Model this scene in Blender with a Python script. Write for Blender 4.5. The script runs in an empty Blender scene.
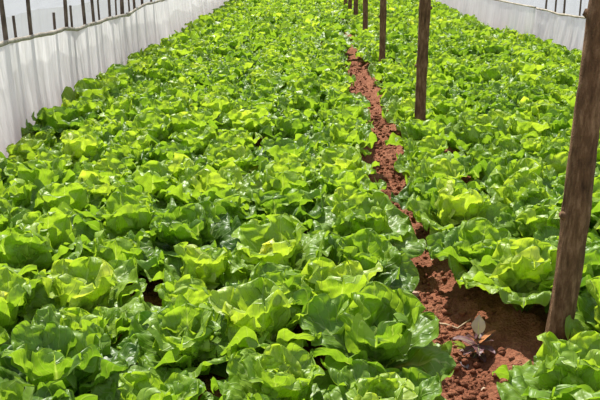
import bpy, bmesh, math, random
import numpy as np

random.seed(7)
RNG = np.random.default_rng(11)
sc = bpy.context.scene
COL = sc.collection
PI = math.pi

# ------------------------------------------------------------------ helpers
def tag(o, label=None, cat=None, group=None, kind=None):
    if label: o['label'] = label
    if cat: o['category'] = cat
    if group: o['group'] = group
    if kind: o['kind'] = kind
    return o

def empty(name, loc=(0, 0, 0), rz=0.0):
    o = bpy.data.objects.new(name, None)
    o.empty_display_size = .05
    o.location = loc
    o.rotation_euler = (0, 0, rz)
    COL.objects.link(o)
    return o

def mesh_np(name, V, F, mat=None, smooth=True, uv=None, attrs=None):
    """V (n,3), F (m,4) quads -> mesh; uv per vertex (n,2); attrs {name: (n,)}"""
    me = bpy.data.meshes.new(name)
    V = np.asarray(V, np.float32); F = np.asarray(F, np.int32)
    k = F.shape[1]
    me.vertices.add(len(V)); me.vertices.foreach_set('co', V.ravel())
    me.loops.add(F.size); me.loops.foreach_set('vertex_index', F.ravel())
    me.polygons.add(len(F))
    me.polygons.foreach_set('loop_start', np.arange(0, F.size, k, dtype=np.int32))
    me.polygons.foreach_set('loop_total', np.full(len(F), k, np.int32))
    me.polygons.foreach_set('use_smooth', np.full(len(F), smooth, bool))
    me.update(calc_edges=True)
    if uv is not None:
        l = me.uv_layers.new(name='UVMap')
        l.data.foreach_set('uv', np.asarray(uv, np.float32)[F.ravel()].ravel())
    for n, a in (attrs or {}).items():
        at = me.attributes.new(n, 'FLOAT', 'POINT')
        at.data.foreach_set('value', np.asarray(a, np.float32))
    if mat: me.materials.append(mat)
    return me

def link(name, me, parent=None, loc=(0, 0, 0)):
    o = bpy.data.objects.new(name, me)
    COL.objects.link(o)
    o.location = loc
    if parent: o.parent = parent
    return o

def grid_faces(nu, nv, wrap=False):
    i = np.arange(nv - 1)[:, None]; j = np.arange(nu if wrap else nu - 1)[None, :]
    a = i * nu + j; b = i * nu + (j + 1) % nu
    c = (i + 1) * nu + (j + 1) % nu; d = (i + 1) * nu + j
    return np.stack([a, b, c, d], -1).reshape(-1, 4)

def smoothstep(a, b, x):
    t = np.clip((x - a) / (b - a), 0, 1)
    return t * t * (3 - 2 * t)

def vnoise(x, y, seed=0):
    """cheap smooth 2-D value noise"""
    xi = np.floor(x).astype(np.int64); yi = np.floor(y).astype(np.int64)
    fx = x - xi; fy = y - yi
    fx = fx * fx * (3 - 2 * fx); fy = fy * fy * (3 - 2 * fy)
    def h(a, b):
        n = (a * 374761393 + b * 668265263 + seed * 974711) & 0x7fffffff
        n = ((n ^ (n >> 13)) * 1274126177) & 0x7fffffff
        return ((n ^ (n >> 16)) & 0xffff) / 65535.0
    return (h(xi, yi) * (1 - fx) + h(xi + 1, yi) * fx) * (1 - fy) + (h(xi, yi + 1) * (1 - fx) + h(xi + 1, yi + 1) * fx) * fy

def tube(pts, rads, sides=12, bump=0.0, seed=0, bump_scale=1.0):
    """closed tube with end caps, radius noise for bark"""
    P = np.array(pts, float); R = np.array(rads, float); n = len(P)
    T = np.gradient(P, axis=0); T /= np.linalg.norm(T, axis=1)[:, None]
    ref = np.array([1., 0, 0]) if abs(T[0][0]) < .8 else np.array([0, 1., 0])
    A = np.cross(T, ref); A /= np.linalg.norm(A, axis=1)[:, None]
    B = np.cross(T, A)
    th = np.linspace(0, 2 * PI, sides, endpoint=False)
    s = np.concatenate([[0], np.cumsum(np.linalg.norm(np.diff(P, axis=0), axis=1))])
    TH, S = np.meshgrid(th, s)
    r = R[:, None] * np.ones_like(TH)
    if bump:
        nz = vnoise(np.cos(TH) * 2.2 + 7 + S * .6, np.sin(TH) * 2.2 + S * 3.0 * bump_scale + 3, seed) - .5
        nz2 = vnoise(np.cos(TH) * 5 + 17 + S * 2, np.sin(TH) * 5 + S * 14 * bump_scale + 3, seed + 5) - .5
        r = r * (1 + bump * (nz * 1.2 + nz2 * .8))
    V = P[:, None, :] + r[..., None] * (np.cos(TH)[..., None] * A[:, None, :] + np.sin(TH)[..., None] * B[:, None, :])
    V = V.reshape(-1, 3)
    F = grid_faces(sides, n, wrap=True)
    # caps as quads fans to a doubled centre
    c0 = len(V); V = np.vstack([V, P[0], P[-1]])
    cap = []
    for j in range(0, sides, 2):
        cap.append([c0, (j + 2) % sides, j + 1, j])
        b = (n - 1) * sides
        cap.append([c0 + 1, b + j, b + j + 1, b + (j + 2) % sides])
    F = np.vstack([F, np.array(cap)])
    return V, F

# ------------------------------------------------------------------ materials
class NT:
    def __init__(s, name):
        s.m = bpy.data.materials.new(name); s.m.use_nodes = True
        s.t = s.m.node_tree; s.t.nodes.clear()
        s.out = s.n('ShaderNodeOutputMaterial')
    def n(s, typ, **kw):
        nd = s.t.nodes.new(typ)
        for k, v in kw.items():
            if k[0] == '_': nd.inputs[k[1:].replace('__', ' ')].default_value = v
            else: setattr(nd, k, v)
        return nd
    def l(s, a, b): s.t.links.new(a, b)
    def math(s, op, a, b=None, c=None, clamp=False):
        nd = s.n('ShaderNodeMath', operation=op, use_clamp=clamp)
        for i, x in enumerate((a, b, c)):
            if x is None: continue
            if isinstance(x, (int, float)): nd.inputs[i].default_value = x
            else: s.l(x, nd.inputs[i])
        return nd.outputs[0]
    def ramp(s, fac, stops):
        nd = s.n('ShaderNodeValToRGB'); cr = nd.color_ramp
        while len(cr.elements) < len(stops): cr.elements.new(.5)
        for e, (p, c) in zip(cr.elements, stops):
            e.position = p; e.color = (*c, 1)
        if fac is not None: s.l(fac, nd.inputs[0])
        return nd.outputs[0]
    def mixc(s, fac, a, b, blend='MIX'):
        nd = s.n('ShaderNodeMix', data_type='RGBA', blend_type=blend)
        for x, i in ((fac, 0), (a, 6), (b, 7)):
            if isinstance(x, (int, float)): nd.inputs[i].default_value = x
            elif isinstance(x, tuple): nd.inputs[i].default_value = (*x, 1)
            else: s.l(x, nd.inputs[i])
        return nd.outputs[2]

LEAF_STOPS = [(0.0, (.085, .180, .020)), (.3, (.175, .315, .028)), (.6, (.300, .445, .044)),
              (.82, (.455, .565, .075)), (1.0, (.680, .710, .200))]

def leaf_material(name, trans=.50, stops=LEAF_STOPS):
    k = NT(name)
    at = k.n('ShaderNodeAttribute', attribute_name='tone').outputs['Fac']
    uv = k.n('ShaderNodeUVMap').outputs[0]
    sep = k.n('ShaderNodeSeparateXYZ'); k.l(uv, sep.inputs[0])
    u, v = sep.outputs[0], sep.outputs[1]            # u 0..1 across, v 0..1 along
    au = k.math('ABSOLUTE', k.math('SUBTRACT', u, .5))
    # midrib: widest at the leaf base
    wid = k.math('MULTIPLY_ADD', v, -.060, .072)
    rib = k.math('SUBTRACT', 1.0, k.math('DIVIDE', au, wid), clamp=True)
    # side veins fanning out from the midrib
    ph = k.math('SUBTRACT', k.math('MULTIPLY', v, 8.0), k.math('MULTIPLY', au, 7.0))
    tri = k.math('ABSOLUTE', k.math('SUBTRACT', k.math('FRACT', ph), .5))
    vein = k.math('SUBTRACT', 1.0, k.math('MULTIPLY', tri, 9.0), clamp=True)
    obj = k.n('ShaderNodeTexCoord').outputs['Object']
    nz = k.n('ShaderNodeTexNoise', _Scale=38.0, _Detail=3.0); k.l(obj, nz.inputs['Vector'])
    vo = k.n('ShaderNodeTexVoronoi', _Scale=60.0, feature='SMOOTH_F1'); k.l(obj, vo.inputs['Vector'])
    rnd = k.n('ShaderNodeObjectInfo').outputs['Random']
    t = k.math('ADD', at, k.math('MULTIPLY', k.math('SUBTRACT', nz.outputs[0], .5), .28))
    t = k.math('ADD', t, k.math('MULTIPLY', k.math('SUBTRACT', rnd, .5), .14), clamp=True)
    base = k.ramp(t, stops)
    vm = k.math('MAXIMUM', k.math('MULTIPLY', rib, .75), k.math('MULTIPLY', vein, .28))
    base = k.mixc(vm, base, (.50, .62, .22))
    hgt = k.math('ADD', k.math('MULTIPLY', vo.outputs[0], .9), k.math('MULTIPLY', k.math('MAXIMUM', rib, vein), -.5))
    bp = k.n('ShaderNodeBump', _Strength=.65, _Distance=.006); k.l(hgt, bp.inputs['Height'])
    pr = k.n('ShaderNodeBsdfPrincipled', _Roughness=.43)
    pr.inputs['Specular IOR Level'].default_value = .48
    k.l(base, pr.inputs['Base Color']); k.l(bp.outputs[0], pr.inputs['Normal'])
    tr = k.n('ShaderNodeBsdfTranslucent')
    k.l(k.mixc(1.0, base, (1.26, 1.25, .52), 'MULTIPLY'), tr.inputs['Color']); k.l(bp.outputs[0], tr.inputs['Normal'])
    mx = k.n('ShaderNodeMixShader'); mx.inputs[0].default_value = trans
    k.l(pr.outputs[0], mx.inputs[1]); k.l(tr.outputs[0], mx.inputs[2])
    k.l(mx.outputs[0], k.out.inputs[0])
    return k.m

def soil_material():
    k = NT('red_soil')
    obj = k.n('ShaderNodeTexCoord').outputs['Object']
    n1 = k.n('ShaderNodeTexNoise', _Scale=6.0, _Detail=6.0); k.l(obj, n1.inputs['Vector'])
    n2 = k.n('ShaderNodeTexNoise', _Scale=70.0, _Detail=6.0, _Roughness=.7); k.l(obj, n2.inputs['Vector'])
    vo = k.n('ShaderNodeTexVoronoi', _Scale=95.0); k.l(obj, vo.inputs['Vector'])
    f = k.math('ADD', k.math('MULTIPLY', n1.outputs[0], .45), k.math('MULTIPLY', n2.outputs[0], .55))
    c = k.ramp(f, [(.28, (.095, .030, .014)), (.5, (.230, .084, .043)), (.72, (.40, .185, .105))])
    h = k.math('ADD', k.math('MULTIPLY', n2.outputs[0], 1.0), k.math('MULTIPLY', vo.outputs[0], -.6))
    bp = k.n('ShaderNodeBump', _Strength=.9, _Distance=.012); k.l(h, bp.inputs['Height'])
    pr = k.n('ShaderNodeBsdfPrincipled', _Roughness=.95); pr.inputs['Specular IOR Level'].default_value = .15
    k.l(c, pr.inputs['Base Color']); k.l(bp.outputs[0], pr.inputs['Normal'])
    k.l(pr.outputs[0], k.out.inputs[0])
    return k.m

def bark_material(name, dark, mid, light, scale=1.0):
    k = NT(name)
    obj = k.n('ShaderNodeTexCoord').outputs['Object']
    mp = k.n('ShaderNodeMapping'); mp.inputs['Scale'].default_value = (1, 1, .22); k.l(obj, mp.inputs[0])
    n1 = k.n('ShaderNodeTexNoise', _Scale=60.0 * scale, _Detail=6.0, _Roughness=.65); k.l(mp.outputs[0], n1.inputs['Vector'])
    n2 = k.n('ShaderNodeTexNoise', _Scale=9.0 * scale, _Detail=3.0); k.l(obj, n2.inputs['Vector'])
    n3 = k.n('ShaderNodeTexNoise', _Scale=160.0 * scale, _Detail=3.0); k.l(obj, n3.inputs['Vector'])
    f = k.math('ADD', k.math('MULTIPLY', n1.outputs[0], .6), k.math('MULTIPLY', n2.outputs[0], .4))
    c = k.ramp(f, [(.33, dark), (.5, mid), (.68, light)])
    h = k.math('ADD', n1.outputs[0], k.math('MULTIPLY', n3.outputs[0], .35))
    bp = k.n('ShaderNodeBump', _Strength=.9, _Distance=.012); k.l(h, bp.inputs['Height'])
    pr = k.n('ShaderNodeBsdfPrincipled', _Roughness=.85); pr.inputs['Specular IOR Level'].default_value = .2
    k.l(c, pr.inputs['Base Color']); k.l(bp.outputs[0], pr.inputs['Normal'])
    k.l(pr.outputs[0], k.out.inputs[0])
    return k.m

def film_material(name, col, trans=.5, clear=0.0, streak=False, rough=.35):
    k = NT(name)
    obj = k.n('ShaderNodeTexCoord').outputs['Object']
    mp = k.n('ShaderNodeMapping'); mp.inputs['Scale'].default_value = (1, .5 if streak else 5.0, 6 if streak else .8); k.l(obj, mp.inputs[0])
    n1 = k.n('ShaderNodeTexNoise', _Scale=3.0, _Detail=5.0, _Distortion=.6); k.l(mp.outputs[0], n1.inputs['Vector'])
    n2 = k.n('ShaderNodeTexNoise', _Scale=1.6, _Detail=5.0); k.l(obj, n2.inputs['Vector'])
    lo = tuple(x * .84 for x in col)
    c = k.ramp(k.math('ADD', k.math('MULTIPLY', n1.outputs[0], .5), k.math('MULTIPLY', n2.outputs[0], .5)), [(.35, lo), (.62, col)])
    bp = k.n('ShaderNodeBump', _Strength=.5, _Distance=.03); k.l(n1.outputs[0], bp.inputs['Height'])
    pr = k.n('ShaderNodeBsdfPrincipled', _Roughness=rough); pr.inputs['Specular IOR Level'].default_value = .3
    tr = k.n('ShaderNodeBsdfTranslucent')
    for nd, i in ((pr, 'Base Color'), (tr, 'Color')):
        k.l(c, nd.inputs[i]); k.l(bp.outputs[0], nd.inputs['Normal'])
    mx = k.n('ShaderNodeMixShader'); mx.inputs[0].default_value = trans
    k.l(pr.outputs[0], mx.inputs[1]); k.l(tr.outputs[0], mx.inputs[2])
    last = mx.outputs[0]
    if clear:
        tp = k.n('ShaderNodeBsdfTransparent'); m2 = k.n('ShaderNodeMixShader'); m2.inputs[0].default_value = clear
        k.l(last, m2.inputs[1]); k.l(tp.outputs[0], m2.inputs[2]); last = m2.outputs[0]
    k.l(last, k.out.inputs[0])
    return k.m

def plain(name, col, rough=.7):
    k = NT(name)
    obj = k.n('ShaderNodeTexCoord').outputs['Object']
    n1 = k.n('ShaderNodeTexNoise', _Scale=40.0, _Detail=4.0); k.l(obj, n1.inputs['Vector'])
    c = k.ramp(n1.outputs[0], [(.3, tuple(x * .7 for x in col)), (.7, col)])
    pr = k.n('ShaderNodeBsdfPrincipled', _Roughness=rough); k.l(c, pr.inputs['Base Color'])
    k.l(pr.outputs[0], k.out.inputs[0])
    return k.m

M_LEAF = leaf_material('lettuce_leaf')
M_SOIL = soil_material()
M_POST = bark_material('brown_bark', (.040, .021, .010), (.140, .075, .036), (.34, .205, .115))
M_STAKE = bark_material('grey_brown_stake_wood', (.050, .036, .028), (.130, .095, .070), (.240, .190, .145))
M_RAIL = bark_material('pale_peeled_pole', (.200, .165, .125), (.420, .360, .285), (.640, .580, .480))
M_SKIRT = film_material('white_plastic_sheet', (.95, .945, .93), trans=.78)
M_STRIP = film_material('grey_plastic_strip', (.68, .68, .64), trans=.55, clear=.55)
M_FILM = film_material('clear_greenhouse_film', (.84, .88, .92), trans=.5, clear=.72, streak=True, rough=.2)
M_PURPLE = leaf_material('purple_weed_leaf', .2, [(0, (.06, .015, .022)), (.5, (.19, .075, .095)), (1, (.40, .34, .37))])
M_WEEDSTEM = plain('weed_stem', (.22, .10, .07))
M_ORANGE = plain('withered_orange_leaf', (.42, .15, .035))
M_STRAW = plain('dry_straw', (.50, .36, .22))
M_DEADLEAF = plain('dry_lettuce_leaf', (.55, .40, .26))
M_PEBBLE = plain('pale_pebble', (.45, .28, .20))

# ------------------------------------------------------------------ camera
F_PX = 800.0
CAM_H = 1.5
PITCH = math.atan(250 / F_PX)
YAW = math.atan(17 / math.hypot(250, F_PX))
cam = bpy.data.cameras.new('camera'); cam_o = bpy.data.objects.new('camera', cam); COL.objects.link(cam_o)
cam.sensor_width = 36; cam.lens = 36 * F_PX / 600; cam.clip_start = .05; cam.clip_end = 300
cam_o.location = (0, 0, CAM_H); cam_o.rotation_euler = (PI / 2 - PITCH, 0, YAW)
sc.camera = cam_o

def project(x, y, z):
    cx = math.cos(YAW) * x + math.sin(YAW) * y
    cy = -math.sin(YAW) * x + math.cos(YAW) * y
    dz = z - CAM_H
    d = cy * math.cos(PITCH) - dz * math.sin(PITCH)
    up = cy * math.sin(PITCH) + dz * math.cos(PITCH)
    return 300 + F_PX * cx / d, 200 - F_PX * up / d, d

# ------------------------------------------------------------------ ground
def path_x(y):
    return .50 + .045 * np.sin(y * 1.15 + .3) + .03 * np.sin(y * 2.9)

def ground_z(x, y):
    d = np.abs(x - path_x(y))
    edge = smoothstep(.10, .24, d + .03 * (vnoise(x * 9, y * 9, 3) - .5))
    z = .055 * edge
    z += .045 * (vnoise(x * 7, y * 7, 1) - .5) + .030 * (vnoise(x * 19, y * 19, 2) - .5) + .014 * (vnoise(x * 48, y * 48, 4) - .5)
    return z

gx = np.concatenate([np.linspace(-3.2, .05, 60), np.linspace(.06, 1.0, 110), np.linspace(1.03, 4.2, 60)])
gy = np.concatenate([np.linspace(.2, 1.5, 20), np.linspace(1.51, 6.5, 520), np.linspace(6.53, 30, 420)])
GX, GY = np.meshgrid(gx, gy)
GZ = ground_z(GX, GY)
me = mesh_np('ground', np.stack([GX, GY, GZ], -1).reshape(-1, 3), grid_faces(len(gx), len(gy)), M_SOIL)
tag(link('ground', me), 'reddish brown crumbly soil of the path and beds', None, None, 'structure')

# loose soil crumbs scattered on the path: nobody could count them
Vs, Fs, off = [], [], 0
bm = bmesh.new(); bmesh.ops.create_icosphere(bm, subdivisions=1, radius=1)
IV = np.array([v.co[:] for v in bm.verts]); IF = np.array([[v.index for v in f.verts] for f in bm.faces]); bm.free()
for i in range(5200):
    y = 1.7 + 9.5 * RNG.random() ** 1.8
    x = path_x(np.array(y)) + RNG.normal(0, .11)
    r = .0035 + .016 * RNG.random() ** 4
    V = IV * (1 + .35 * (RNG.random((len(IV), 1)) - .5)) * r * np.array([1, 1, .75]) * (.8 + .4 * RNG.random(3))
    a = RNG.random() * 6.28; ca, sa = math.cos(a), math.sin(a)
    V = V @ np.array([[ca, sa, 0], [-sa, ca, 0], [0, 0, 1]])
    z = float(ground_z(np.array(x), np.array(y)))
    Vs.append(V + np.array([x, y, z + r * .25])); Fs.append(IF + off); off += len(IV)
me = mesh_np('soil_crumbs', np.vstack(Vs), np.vstack(Fs), M_SOIL, smooth=True)
tag(link('soil_crumbs', me), 'loose red soil crumbs scattered along the dirt path', 'soil', None, 'stuff')

# ------------------------------------------------------------------ lettuce leaves
def leaf(rng, L, W, e0, e1, az, r0, z0, cup, ruffle, blister, nu, nv, tone, oval=False, roll=0.0):
    t_ = np.linspace(0, 1, nv); v = 1 - (1 - t_) ** 1.55; u = np.linspace(-1, 1, nu)
    e = e0 + (e1 - e0) * v ** 1.4
    ds = L * np.diff(v)
    r = r0 + np.concatenate([[0], np.cumsum(np.cos((e[1:] + e[:-1]) / 2) * ds)])
    z = z0 + np.concatenate([[0], np.cumsum(np.sin((e[1:] + e[:-1]) / 2) * ds)])
    U, Vv = np.meshgrid(u, v)
    prof = (.20 + .80 * smoothstep(.02, .58, v)) * np.sqrt(np.clip(1 - np.clip((v - .55) / .45, 0, 1) ** 2.3, 0.004, 1))
    if oval: prof = np.maximum(np.sin(PI * np.clip(v, 0, 1) ** .8) ** .9, .04)
    w = (W / 2 * prof)[:, None]
    ph = rng.random(6) * 6.28
    # ragged scalloped edge
    w = w * (1 + .03 * np.sin(9 * Vv * 3 + ph[0] + U * 2) * np.abs(U) + .045 * np.sin(3.2 * Vv * 3 + ph[5] + 2 * U))
    ca = cup * (.5 + .5 * Vv)
    ca = np.where(np.abs(ca) < 1e-3, 1e-3, ca)
    lat = w * np.sin(U * ca) / ca
    offn = w * (1 - np.cos(U * ca)) / ca
    k1 = 2.0 + 1.8 * rng.random(); k2 = 4.5 + 2.5 * rng.random()
    s = smoothstep(.12, .55, Vv)
    side = np.sign(U)
    offn = offn + ruffle * W * s * np.abs(U) ** 1.8 * (np.sin(6.28 * k1 * Vv + ph[1] + side * ph[2]) + .55 * np.sin(6.28 * k2 * Vv + ph[3] + side * ph[4]))
    offn = offn + ruffle * W * .7 * Vv ** 4 * np.sin(U * 5.0 + ph[5])
    # puckered surface between the veins
    sd = int(rng.integers(1, 9999))
    X, Y = U * W / 2, Vv * L
    bl = (vnoise(X / .034 + 50, Y / .034 + 50, sd) - .5) + .75 * (vnoise(X / .017 + 50, Y / .017 + 50, sd + 1) - .5)
    offn = offn + blister * s * bl
    offn = offn - .010 * np.exp(-(U / .10) ** 2) * (1 - Vv) * (W / .2)
    T = np.stack([np.cos(e), np.sin(e)], -1)[:, None, :]
    N = np.stack([-np.sin(e), np.cos(e)], -1)[:, None, :]
    rr = r[:, None] + offn * N[..., 0]
    zz = z[:, None] + offn * N[..., 1]
    tt = lat
    # roll about the leaf axis
    if roll:
        zz = zz + tt * math.sin(roll) * Vv
        tt = tt * (1 - (1 - math.cos(roll)) * Vv)
    px = rr * math.cos(az) - tt * math.sin(az)
    py = rr * math.sin(az) + tt * math.cos(az)
    P = np.stack([px, py, zz], -1).reshape(-1, 3)
    uv = np.stack([U * .5 + .5, Vv], -1).reshape(-1, 2)
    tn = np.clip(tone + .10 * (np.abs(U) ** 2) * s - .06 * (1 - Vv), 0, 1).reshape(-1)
    return P, uv, tn

def build(leaves, nu, nv):
    F0 = grid_faces(nu, nv); n = nu * nv
    P = np.vstack([l[0] for l in leaves]); uv = np.vstack([l[1] for l in leaves]); t = np.concatenate([l[2] for l in leaves])
    F = np.vstack([F0 + i * n for i in range(len(leaves))])
    return P, F, uv, t

def plant_leaves(rng, look, nu, nv, q=1.0):
    """-> (outer leaves, heart leaves); q thins the plant out for the far beds"""
    D = math.radians
    base = {'dark green': .24, 'bright green': .42, 'pale green': .54, 'yellow-hearted': .46}[look]
    heart = {'dark green': .50, 'bright green': .66, 'pale green': .78, 'yellow-hearted': .97}[look]
    out, inn = [], []
    a0 = rng.random() * 6.28
    n1, n2, n3 = int(8 * q), int(7 * q), max(4, int(7 * q))
    for i in range(n1):                      # spreading outer leaves
        az = a0 + i * 6.283 / n1 + rng.normal(0, .18)
        L = .255 + .055 * rng.random(); W = .205 + .065 * rng.random()
        out.append(leaf(rng, L, W, D(50 + 14 * rng.random()), D(rng.uniform(-32, 28)), az, .014, .015,
                        rng.uniform(-.1, .9), .045 + .05 * rng.random(), .019, nu, nv, base - .10 + rng.normal(0, .07), roll=rng.normal(0, .35)))
    for i in range(n2):                      # upright middle leaves
        az = a0 + .5 + i * 6.283 / n2 + rng.normal(0, .2)
        L = .235 + .06 * rng.random(); W = .175 + .06 * rng.random()
        out.append(leaf(rng, L, W, D(66 + 12 * rng.random()), D(rng.uniform(32, 84)), az, .010, .025,
                        rng.uniform(.2, 1.1), .055 + .05 * rng.random(), .019, nu, nv, base + .08 + rng.normal(0, .08), roll=rng.normal(0, .3)))
    for i in range(n3):                      # crumpled heart
        az = a0 + 1.1 + i * 2.4 + rng.normal(0, .15)
        L = .140 + .065 * rng.random(); W = .105 + .045 * rng.random()
        inn.append(leaf(rng, L, W, D(76 + 10 * rng.random()), D(rng.uniform(70, 135)), az, .006 + .006 * rng.random(), .03,
                        rng.uniform(.5, 1.5), .09 + .08 * rng.random(), .022, nu, nv, heart - .12 * (1 - i / n3) + rng.normal(0, .05)))
    return out, inn

LOOKS = ['bright green', 'yellow-hearted', 'pale green', 'dark green']
NU, NV = 23, 30
variants = []
for i in range(14):
    look = LOOKS[[0, 1, 0, 2, 0, 3, 1, 0, 2, 0, 3, 0, 2, 0][i]]
    rng = np.random.default_rng(100 + i)
    o, h = plant_leaves(rng, look, NU, NV)
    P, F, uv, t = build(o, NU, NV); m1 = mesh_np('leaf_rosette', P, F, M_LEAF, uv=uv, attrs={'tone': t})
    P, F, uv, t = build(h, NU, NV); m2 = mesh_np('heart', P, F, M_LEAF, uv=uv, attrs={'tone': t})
    variants.append((look, m1, m2))
lowvars = []
NUL, NVL = 7, 9
for i in range(8):
    rng = np.random.default_rng(300 + i)
    o, h = plant_leaves(rng, LOOKS[[0, 0, 1, 2, 0, 3, 0, 2][i]], NUL, NVL, .85)
    lowvars.append(build(o + h, NUL, NVL))

# rows of the two beds
ROWS = [(f'L{i+1}', .19 - .352 * i) for i in range(7)] + [(f'R{i+1}', .79 + .345 * i) for i in range(8)]
NUMW = ['', 'first', 'second', 'third', 'fourth', 'fifth', 'sixth', 'seventh']
def row_phrase(r):
    n = int(r[1]); side = 'left' if r[0] == 'L' else 'right'
    if n == 1: return f"the row along the dirt path's {side} edge"
    if n == (7 if side == 'left' else 8): return f'the row against the {side} plastic sheet'
    return f'the {NUMW[n]} row {side} of the dirt path'
ONES = ['', 'first', 'second', 'third', 'fourth', 'fifth', 'sixth', 'seventh', 'eighth', 'ninth', 'tenth', 'eleventh', 'twelfth',
        'thirteenth', 'fourteenth', 'fifteenth', 'sixteenth', 'seventeenth', 'eighteenth', 'nineteenth']
def ordinal(n):
    if n < 20: return ONES[n]
    t = {2: ('twentieth', 'twenty'), 3: ('thirtieth', 'thirty'), 4: ('fortieth', 'forty')}[n // 10]
    return t[0] if n % 10 == 0 else f'{t[1]}-{ONES[n % 10]}'

POSTS_Y = [2.66, 6.12, 9.75, 13.4, 16.3, 18.2, 19.9]
POSTS_X = [.880, .808, .798, .800, .785, .735, .680]
STEP = .345
plants = []
for ri, (r, rx) in enumerate(ROWS):
    y = 1.35 + (.18 if ri % 2 else 0) + random.uniform(-.05, .05)
    first = [1.45, 1.80, 2.15, 3.04, 3.42, 3.82] if r == 'R1' else [1.75, 2.1, 2.47, 2.85, 3.22, 3.62, 4.0] if r == 'L1' else None
    while y < 27:
        if first: y = first.pop(0)
        if r == 'R8' and y > 13.5: break
        x = rx + random.gauss(0, .035)
        if rx < .4: x += (float(path_x(np.array(y))) - .5) * (1 if r == 'L1' else .4)
        sc_ = random.uniform(.88, 1.16)
        if r == 'R1': x += float(np.interp(y, [2.2, 3.2, 3.9, 4.8, 9, 13, 30], [.03, -.02, -.11, -.02, .03, -.04, -.15]))
        if r == 'L1': x += float(np.interp(y, [0, 3.4, 3.6, 4.0, 4.8, 9, 13, 30], [-.05, -.03, .09, .08, -.02, -.03, .04, .12]))
        if r == 'L1' and abs(y - 3.62) < .1: sc_ = 1.2
        if r in ('R8', 'R7'): sc_ *= .88
        if r == 'L7': sc_ *= .85 if y < 5.6 else 1.12
        if r[1] == '1' and 4.6 < y < 12: sc_ *= .92
        keep = random.random() > .02 or y < 4
        if r == 'R1':
            for py in POSTS_Y:
                if abs(y - py) < .10 or 0 < py - y < .30: keep = keep and py < 3 and abs(y - py) > .13  # bare soil round a post
        if keep: plants.append([r, x, y + random.gauss(0, .03), sc_, random.random() * 6.28])
        y += STEP
# which plants the frame shows, nearest first
vis = []
for p in plants:
    px, py, d = project(p[1], p[2], .16)
    m = .12 * F_PX / d
    if -m < px < 600 + m and py < 400 + m * .9 and d > .5:
        vis.append((d, p))
vis.sort(key=lambda t: t[0])
own = [p for d, p in vis[:300]]
ids = {id(p) for p in own}
rest = [p for p in plants if id(p) not in ids and p[2] > 1.6]

counts = {}
own.sort(key=lambda p: p[2])
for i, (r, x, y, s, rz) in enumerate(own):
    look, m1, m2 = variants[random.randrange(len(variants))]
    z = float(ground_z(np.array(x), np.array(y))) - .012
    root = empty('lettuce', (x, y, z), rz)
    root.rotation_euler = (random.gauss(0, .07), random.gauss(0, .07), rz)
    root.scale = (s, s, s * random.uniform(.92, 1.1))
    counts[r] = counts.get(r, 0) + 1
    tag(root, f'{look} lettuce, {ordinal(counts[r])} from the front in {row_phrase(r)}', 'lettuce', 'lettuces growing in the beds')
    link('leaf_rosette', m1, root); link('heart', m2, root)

Vs, Fs, Us, Ts, off = [], [], [], [], 0
for r, x, y, s, rz in rest:
    P, F, uv, t = lowvars[random.randrange(len(lowvars))]
    ca, sa = math.cos(rz) * s, math.sin(rz) * s
    z = .03
    Q = np.stack([P[:, 0] * ca - P[:, 1] * sa + x, P[:, 0] * sa + P[:, 1] * ca + y, P[:, 2] * s + z], -1)
    Vs.append(Q); Fs.append(F + off); Us.append(uv); Ts.append(np.clip(t + random.gauss(0, .06), 0, 1)); off += len(P)
me = mesh_np('lettuce_bed', np.vstack(Vs), np.vstack(Fs), M_LEAF, uv=np.vstack(Us), attrs={'tone': np.concatenate(Ts)})
tag(link('lettuce_bed', me), 'mass of small bright green lettuces at the far ends of both beds', 'lettuce', None, 'stuff')
print('plants', len(plants), 'visible', len(vis), 'farthest own y', own[-1][2])

# ------------------------------------------------------------------ wooden posts along the path
ORD = ['nearest', 'second nearest', 'third', 'fourth', 'fifth', 'sixth', 'farthest']
PLAB = ['thick brown bark-covered post nearest the front, beside the dirt path',
        'brown wooden post second from the front beside the path',
        'slim dark wooden post third from the front beside the path',
        'dark wooden post fourth from the front among the lettuces',
        'small dark post fifth from the front in the lettuce row',
        'tiny dark post sixth from the front near the far end',
        'tiny dark post seventh from the front, the farthest one']
LEANS = [(.030, .0), (.006, .0), (-.004, .0), (.004, 0), (0, 0), (.004, 0), (0, 0)]
for i, y in enumerate(POSTS_Y):
    h = 2.7
    rad = [.0425, .040, .038, .040, .042, .042, .042][i]
    root = empty('wooden_post', (POSTS_X[i], y, 0))
    tag(root, PLAB[i], 'post', 'wooden posts along the path')
    n = 70
    zs = np.linspace(-.25, h, n)
    lx, ly = LEANS[i]
    wob = .010 * np.sin(zs * 2.1 + i) + .004 * np.sin(zs * 5 + i * 2)
    pts = np.stack([lx * zs + wob - wob[n // 10], ly * zs + .006 * np.sin(zs * 1.7 + 2 * i), zs], -1)
    rads = rad * (1.06 - .05 * zs / h + .03 * np.sin(zs * 3 + i))
    for zk, am in ((.62, .10), (1.02, .09), (1.31, .08)):
        rads = rads * (1 + am * np.exp(-((zs - zk - .07 * i) / .035) ** 2))
    V, F = tube(pts, rads, 24, .16, 40 + i)
    link('shaft', mesh_np('shaft', V, F, M_POST), root)
    for zk, a in ((.62, 3.3), (1.02, -.2), (1.31, 2.8)):
        zk += .07 * i
        j = int((zk + .25) / (h + .25) * (n - 1))
        c = pts[j]; d = np.array([math.cos(a), math.sin(a), .35])
        V, F = tube([c + d * rad * .5, c + d * rad * .95, c + d * (rad + .006), c + d * (rad + .014)], [.020, .017, .013, .010], 10, .2, i)
        link('branch_stub', mesh_np('branch_stub', V, F, M_POST), root)

# ------------------------------------------------------------------ plastic walls
def wall_x_left(y): return -2.22 + 0 * y
def wall_x_right(y): return 3.22 - .012 * np.clip(y - 12, 0, 30) + .075 * np.clip(14.5 - y, 0, 5)

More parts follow.
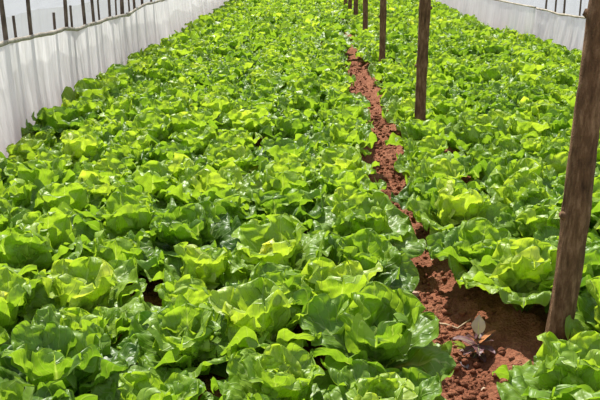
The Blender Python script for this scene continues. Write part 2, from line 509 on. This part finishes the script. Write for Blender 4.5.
def sheet(name, xf, y0, y1, z0, ztop, mat, ny, nz, amp, seed, label, cat='sheet', flare=.0, kind=None, bulge=.0):
    y = np.linspace(y0, y1, ny); t = np.linspace(0, 1, nz)
    Yg, Tg = np.meshgrid(y, t)
    zt = ztop(Yg)
    Z = z0 + (zt - z0) * Tg
    fold = (vnoise(Yg * 3.2 + 31, Tg * .9 + 5, seed) - .5) + .5 * (vnoise(Yg * 8.5 + Tg * 1.2 + 31, Tg * .7 + 5, seed + 1) - .5) + .22 * (vnoise(Yg * 22 + Tg * 2 + 31, Tg * 2 + 5, seed + 2) - .5)
    X = xf(Yg) + amp * fold * (1 - .75 * Tg ** 3) + flare * (1 - Tg) ** 2 + bulge * np.sin(PI * Tg)
    me = mesh_np(name, np.stack([X, Yg, Z], -1).reshape(-1, 3), grid_faces(ny, nz), mat)
    o = link(name, me)
    return tag(o, label, None if kind else cat, None, kind)

# left rail: pixel measurements turned into a gently sagging pole
RY = np.array([2.0, 5.5, 6.05, 6.55, 7.05, 7.55, 8.1, 8.8, 9.55, 10.4, 12, 14, 16.3, 18, 20, 24, 28])
RZ = np.array([.90, .870, .865, .845, .840, .80, .805, .800, .775, .815, .80, .78, .70, .76, .78, .78, .78])
def rail_left(y): return np.interp(y, RY, RZ)
RRY = np.array([3, 9.4, 10.3, 10.9, 11.6, 12.3, 13, 14.5, 17, 20, 28])
RRZ = np.array([.68, .66, .66, .655, .635, .655, .65, .65, .64, .62, .62])
def rail_right(y): return np.interp(y, RRY, RRZ)

sheet('plastic_sheet', lambda y: wall_x_left(y), 2.0, 28, -.03, lambda y: rail_left(y) + .012, M_SKIRT, 900, 26, .048, 21,
      'wrinkled white plastic sheet hung from the pole along the left side', flare=.05)
sheet('plastic_strip', lambda y: wall_x_left(y) - .11, 2.0, 28, -.03, lambda y: 1.03 - .012 * (y - 5.5) + .012 * np.sin(y * 3), M_STRIP, 400, 10, .02, 27,
      'greyish plastic strip behind the short stakes on the left side')
sheet('wall_left', lambda y: wall_x_left(y) - .17, 2.0, 28, -.03, lambda y: 2.4 + 0 * y, M_FILM, 300, 24, .05, 31,
      'clear greenhouse film above the left sheet', kind='structure')
sheet('plastic_sheet', lambda y: wall_x_right(y), 3.0, 12.9, -.03, lambda y: rail_right(y) + .012, M_SKIRT, 420, 26, .07, 41,
      'white plastic sheet on the right side, the panel behind the nearest post', flare=-.05)
sheet('plastic_sheet', lambda y: wall_x_right(y) - .06, 12.45, 28, -.03, lambda y: rail_right(y) + .03, M_SKIRT, 420, 26, .05, 43,
      'far white plastic sheet panel running on beyond the fold at right', flare=-.05)
sheet('wall_right', lambda y: wall_x_right(y) + .20, 3.0, 28, -.03, lambda y: 2.4 + 0 * y, M_FILM, 300, 24, .05, 47,
      'clear greenhouse film above the right sheet', kind='structure')

def pole(name, xs, ys, zs, r, mat, label, cat, seed, sides=10):
    P = np.stack([xs, ys, zs], -1)
    V, F = tube(P, [r * (1 + .12 * math.sin(k * 1.7)) for k in range(len(P))], sides, .2, seed, .5)
    o = link(name, mesh_np(name, V, F, mat)); return tag(o, label, cat)
ys = np.linspace(2.0, 9.62, 110)
pole('rail_pole', wall_x_left(ys) + .012 + .008 * np.sin(ys * 4), ys, rail_left(ys) + .004 * np.sin(ys * 9), .017, M_RAIL,
     'pale crooked pole along the top of the left plastic sheet, near length', 'pole', 61)
ys = np.linspace(9.45, 28, 160)
pole('rail_pole', wall_x_left(ys) + .020 + .008 * np.sin(ys * 4), ys, rail_left(ys) + .016 + .004 * np.sin(ys * 9), .016, M_RAIL,
     'pale pole continuing the rail toward the far end, left sheet', 'pole', 62)
ys = np.linspace(3.0, 12.6, 90)
pole('rail_pole', wall_x_right(ys) - .012, ys, rail_right(ys) + .003 * np.sin(ys * 9), .014, M_RAIL,
     'thin pale pole along the top of the near right plastic sheet', 'pole', 63)
ys = np.linspace(12.45, 28, 90)
pole('rail_pole', wall_x_right(ys) - .07, ys, rail_right(ys) + .02, .013, M_RAIL,
     'thin pole along the top of the far right plastic sheet', 'pole', 64)

# stakes behind the left sheet: (pixel x at the rail, half width px, tall?)
STK = [(4, 2.6, 1), (15, 1.6, 0), (31, 2.2, 1), (55, 1.5, 0), (65.5, 2.0, 1), (70.5, 1.3, 0), (83, 1.8, 1), (92.5, 1.6, 1), (99, 1.1, 0),
       (109.5, 1.5, 1), (115.5, 1.0, 0), (121, 2.0, 0), (128, 1.0, 0), (133.5, 1.5, 1), (142, 1.5, 0), (151, 1.2, 1)]
nt = ns = 0
for i, (px, hw, tall) in enumerate(STK):
    xw = -2.268
    # depth at which this stake shows at px
    lo, hi = 3.0, 40.0
    for _ in range(50):
        mid = (lo + hi) / 2
        if project(xw, mid, .95)[0] < px: lo = mid
        else: hi = mid
    y = lo; d = project(xw, y, .95)[2]
    h = 2.1 if tall else 1.02 - .012 * (y - 5.5) + random.uniform(-.02, .03)
    zs = np.linspace(-.12, h, 24)
    lean = random.gauss(0, .008)
    P = np.stack([.006 * np.sin(zs * 3 + i), lean * zs + .006 * np.sin(zs * 2.3 + i), zs], -1)
    V, F = tube(P, [hw * d / F_PX * (1 - .08 * z_) for z_ in zs], 10, .14, 70 + i)
    o = link('stake', mesh_np('stake', V, F, M_STAKE), None, (xw, y, 0))
    if tall: nt += 1; lab = f'tall dark wooden stake behind the left plastic sheet, {ordinal(nt)} tall one from the front'
    else: ns += 1; lab = f'short dark stake behind the left plastic sheet, {ordinal(ns)} short one from the front'
    tag(o, lab, 'stake', 'stakes behind the left plastic sheet')
for i, (px, hw) in enumerate([(580.5, .9), (565, 1.0), (556.5, .9), (547, 1.0)]):
    lo, hi = 6.0, 30.0
    for _ in range(50):
        mid = (lo + hi) / 2
        if project(float(wall_x_right(mid)) + .09, mid, .8)[0] > px: lo = mid
        else: hi = mid
    y = lo; d = project(float(wall_x_right(y)) + .09, y, .8)[2]
    zs = np.linspace(-.12, 2.1, 24)
    P = np.stack([.006 * np.sin(zs * 3 + i), .006 * np.sin(zs * 2.3 + i), zs], -1)
    V, F = tube(P, [hw * d / F_PX] * 24, 10, .14, 90 + i)
    o = link('stake', mesh_np('stake', V, F, M_STAKE), None, (float(wall_x_right(y)) + .09, y, 0))
    tag(o, f'thin stake above the right plastic sheet, {ordinal(i + 1)} leftward from the nearest thick post', 'stake', 'stakes behind the right plastic sheet')

# ------------------------------------------------------------------ purple weed, dry leaves, pebbles on the path
def small_leaf(rng, L, W, e0, e1, az, nu=9, nv=12, tone=.5, r0=.004, z0=.0):
    P, uv, t = leaf(rng, L, W, e0, e1, az, r0, z0, .5, .02, .003, nu, nv, tone, oval=True)
    return P, uv, t
D = math.radians
wx, wy = .625, 2.78
wz = float(ground_z(np.array(wx), np.array(wy)))
weed = empty('weed', (wx, wy, wz))
weed.scale = (1.2, 1.2, 1.15)
tag(weed, 'small purple-leaved weed on the dirt path before the nearest post', 'weed')
rng = np.random.default_rng(5)
V, F = tube([(0, 0, -.02), (.004, 0, .03), (.0, .005, .07), (.006, .0, .10)], [.004, .004, .003, .002], 8)
link('stem', mesh_np('stem', V, F, M_WEEDSTEM), weed)
lv = []
for a, L, W, e0, e1, z0, tn in [(3.2, .085, .040, 30, -10, .05, .62), (3.9, .07, .036, 10, -25, .04, .45), (4.6, .08, .040, 20, -30, .05, .38),
                                (5.4, .07, .036, 20, -20, .04, .45), (.3, .06, .03, 40, 5, .05, .35), (2.5, .06, .03, 25, -10, .035, .5),
                                (4.2, .05, .028, 0, -30, .02, .25), (5.0, .055, .03, 5, -30, .02, .28), (1.2, .06, .03, 40, 0, .05, .4),
                                (3.5, .05, .03, 50, 10, .06, .2), (4.9, .05, .03, 55, 10, .06, .25), (5.8, .055, .03, 45, 0, .05, .3), (2.9, .055, .03, 5, -25, .02, .3)]:
    lv.append(small_leaf(rng, L, W, D(e0), D(e1), a, tone=tn, z0=z0))
P, F, uv, t = build(lv, 9, 12)
tag(link('foliage', mesh_np('foliage', P, F, M_PURPLE, uv=uv, attrs={'tone': t}), weed), 'dull purple leaves')
P, F, uv, t = build([small_leaf(rng, .075, .045, D(80), D(100), 4.4, tone=.92, z0=.085)], 9, 12)
tag(link('leaf', mesh_np('leaf', P, F, M_PURPLE, uv=uv, attrs={'tone': t}), weed), 'upright silvery leaf with dark veins')
P, F, uv, t = build([small_leaf(rng, .07, .026, D(50), D(30), .1, tone=.5, z0=.05)], 9, 12)
tag(link('leaf', mesh_np('leaf', P, F, M_ORANGE, uv=uv, attrs={'tone': t}), weed), 'withered orange leaf')
P, F, uv, t = build([small_leaf(rng, .055, .024, D(35), D(5), 3.0 + .3 * k, tone=.7, z0=.03, r0=.03) for k in range(3)], 9, 12)
tag(link('foliage', mesh_np('foliage', P, F, M_LEAF, uv=uv, attrs={'tone': t}), weed), 'small pale green leaves')

for name, x, y, L, W, az, mat, lab in [
    ('fallen_leaf', .575, 2.68, .06, .030, 1.9, M_PURPLE, 'grey fallen leaf lying on red soil below the purple weed'),
    ('fallen_leaf', .60, 2.57, .05, .016, .6, M_DEADLEAF, 'pale dry leaf scrap on the path below the purple weed')]:
    P, F, uv, t = build([small_leaf(rng, L, W, D(15), D(-12), az, tone=.85)], 9, 12)
    z = float(ground_z(np.array(x), np.array(y)))
    tag(link(name, mesh_np(name, P, F, mat, uv=uv, attrs={'tone': t}), None, (x, y, z + .006)), lab, 'leaf')

for i, (x, y, r, lab) in enumerate([(.50, 2.95, .020, 'rounded reddish clod on the path left of the purple weed'),
                                    (.44, 3.30, .024, 'flat pale clod across the path behind the purple weed'),
                                    (.535, 2.36, .024, 'large pale clod at the path edge near the front'),
                                    (.45, 2.66, .018, 'small clod on the path beside the front left lettuces')]):
    bm = bmesh.new(); bmesh.ops.create_icosphere(bm, subdivisions=3, radius=r)
    for v in bm.verts:
        p = np.array(v.co) / r
        k = 1 + .5 * (float(vnoise(np.array(p[0] * 2 + 9), np.array(p[1] * 2 + p[2] * 1.7 + 9), i)) - .5) + .25 * (float(vnoise(np.array(p[0] * 5 + 9), np.array(p[1] * 5 + p[2] * 4 + 9), i + 9)) - .5)
        v.co = v.co * k; v.co.z *= .7; v.co.x *= 1.25
    me = bpy.data.meshes.new('soil_clod'); bm.to_mesh(me); bm.free(); me.materials.append(M_PEBBLE if i in (1, 2) else M_SOIL)
    tag(link('soil_clod', me, None, (x, y, float(ground_z(np.array(x), np.array(y))) + r * .3)), lab, 'clod')

tw = [(.51, 3.09), (.55, 3.075), (.60, 3.06), (.655, 3.07)]
P = [(x, y, float(ground_z(np.array(x), np.array(y))) + .008 + .003 * (k % 2)) for k, (x, y) in enumerate(tw)]
V, F = tube(P, [.0035, .0055, .005, .003], 8, .3, 3)
tag(link('twig', mesh_np('twig', V, F, M_STRAW)), 'thin pale twig lying across the path behind the purple weed', 'twig')

# ------------------------------------------------------------------ light
SUN_AZ, SUN_EL = math.radians(112), math.radians(52)      # azimuth from +X towards +Y: the sun stands ahead and to the left
sun = bpy.data.lights.new('sun', 'SUN'); sun.energy = 8.4; sun.angle = math.radians(.8); sun.color = (1, .96, .88)
so = bpy.data.objects.new('sun', sun); COL.objects.link(so)
from mathutils import Vector
dirv = Vector((math.cos(SUN_EL) * math.cos(SUN_AZ), math.cos(SUN_EL) * math.sin(SUN_AZ), math.sin(SUN_EL)))
so.rotation_euler = (-dirv).to_track_quat('-Z', 'Y').to_euler()
w = bpy.data.worlds.new('world'); sc.world = w; w.use_nodes = True
nt_ = w.node_tree; nt_.nodes.clear()
tc = nt_.nodes.new('ShaderNodeTexCoord'); sx = nt_.nodes.new('ShaderNodeSeparateXYZ'); nt_.links.new(tc.outputs['Generated'], sx.inputs[0])
rm = nt_.nodes.new('ShaderNodeMapRange'); rm.inputs[1].default_value = -1; rm.inputs[2].default_value = 1; nt_.links.new(sx.outputs[2], rm.inputs[0])
cr = nt_.nodes.new('ShaderNodeValToRGB'); nt_.links.new(rm.outputs[0], cr.inputs[0])
for k_ in range(2): cr.color_ramp.elements.new(.5)
for e_, (p_, c_) in zip(cr.color_ramp.elements, [(0, (.42, .42, .38)), (.44, (.78, .80, .80)), (.52, (.95, .97, 1.0)), (1, (.62, .78, 1.0))]):
    e_.position = p_; e_.color = (*c_, 1)
bg = nt_.nodes.new('ShaderNodeBackground'); bg.inputs[1].default_value = .85; nt_.links.new(cr.outputs[0], bg.inputs[0])
wo = nt_.nodes.new('ShaderNodeOutputWorld')
nt_.links.new(bg.outputs[0], wo.inputs[0])

sc.view_settings.view_transform = 'Standard'; sc.view_settings.look = 'None'
sc.view_settings.gamma = 1; sc.view_settings.use_curve_mapping = False
sc.view_settings.exposure = 0.0
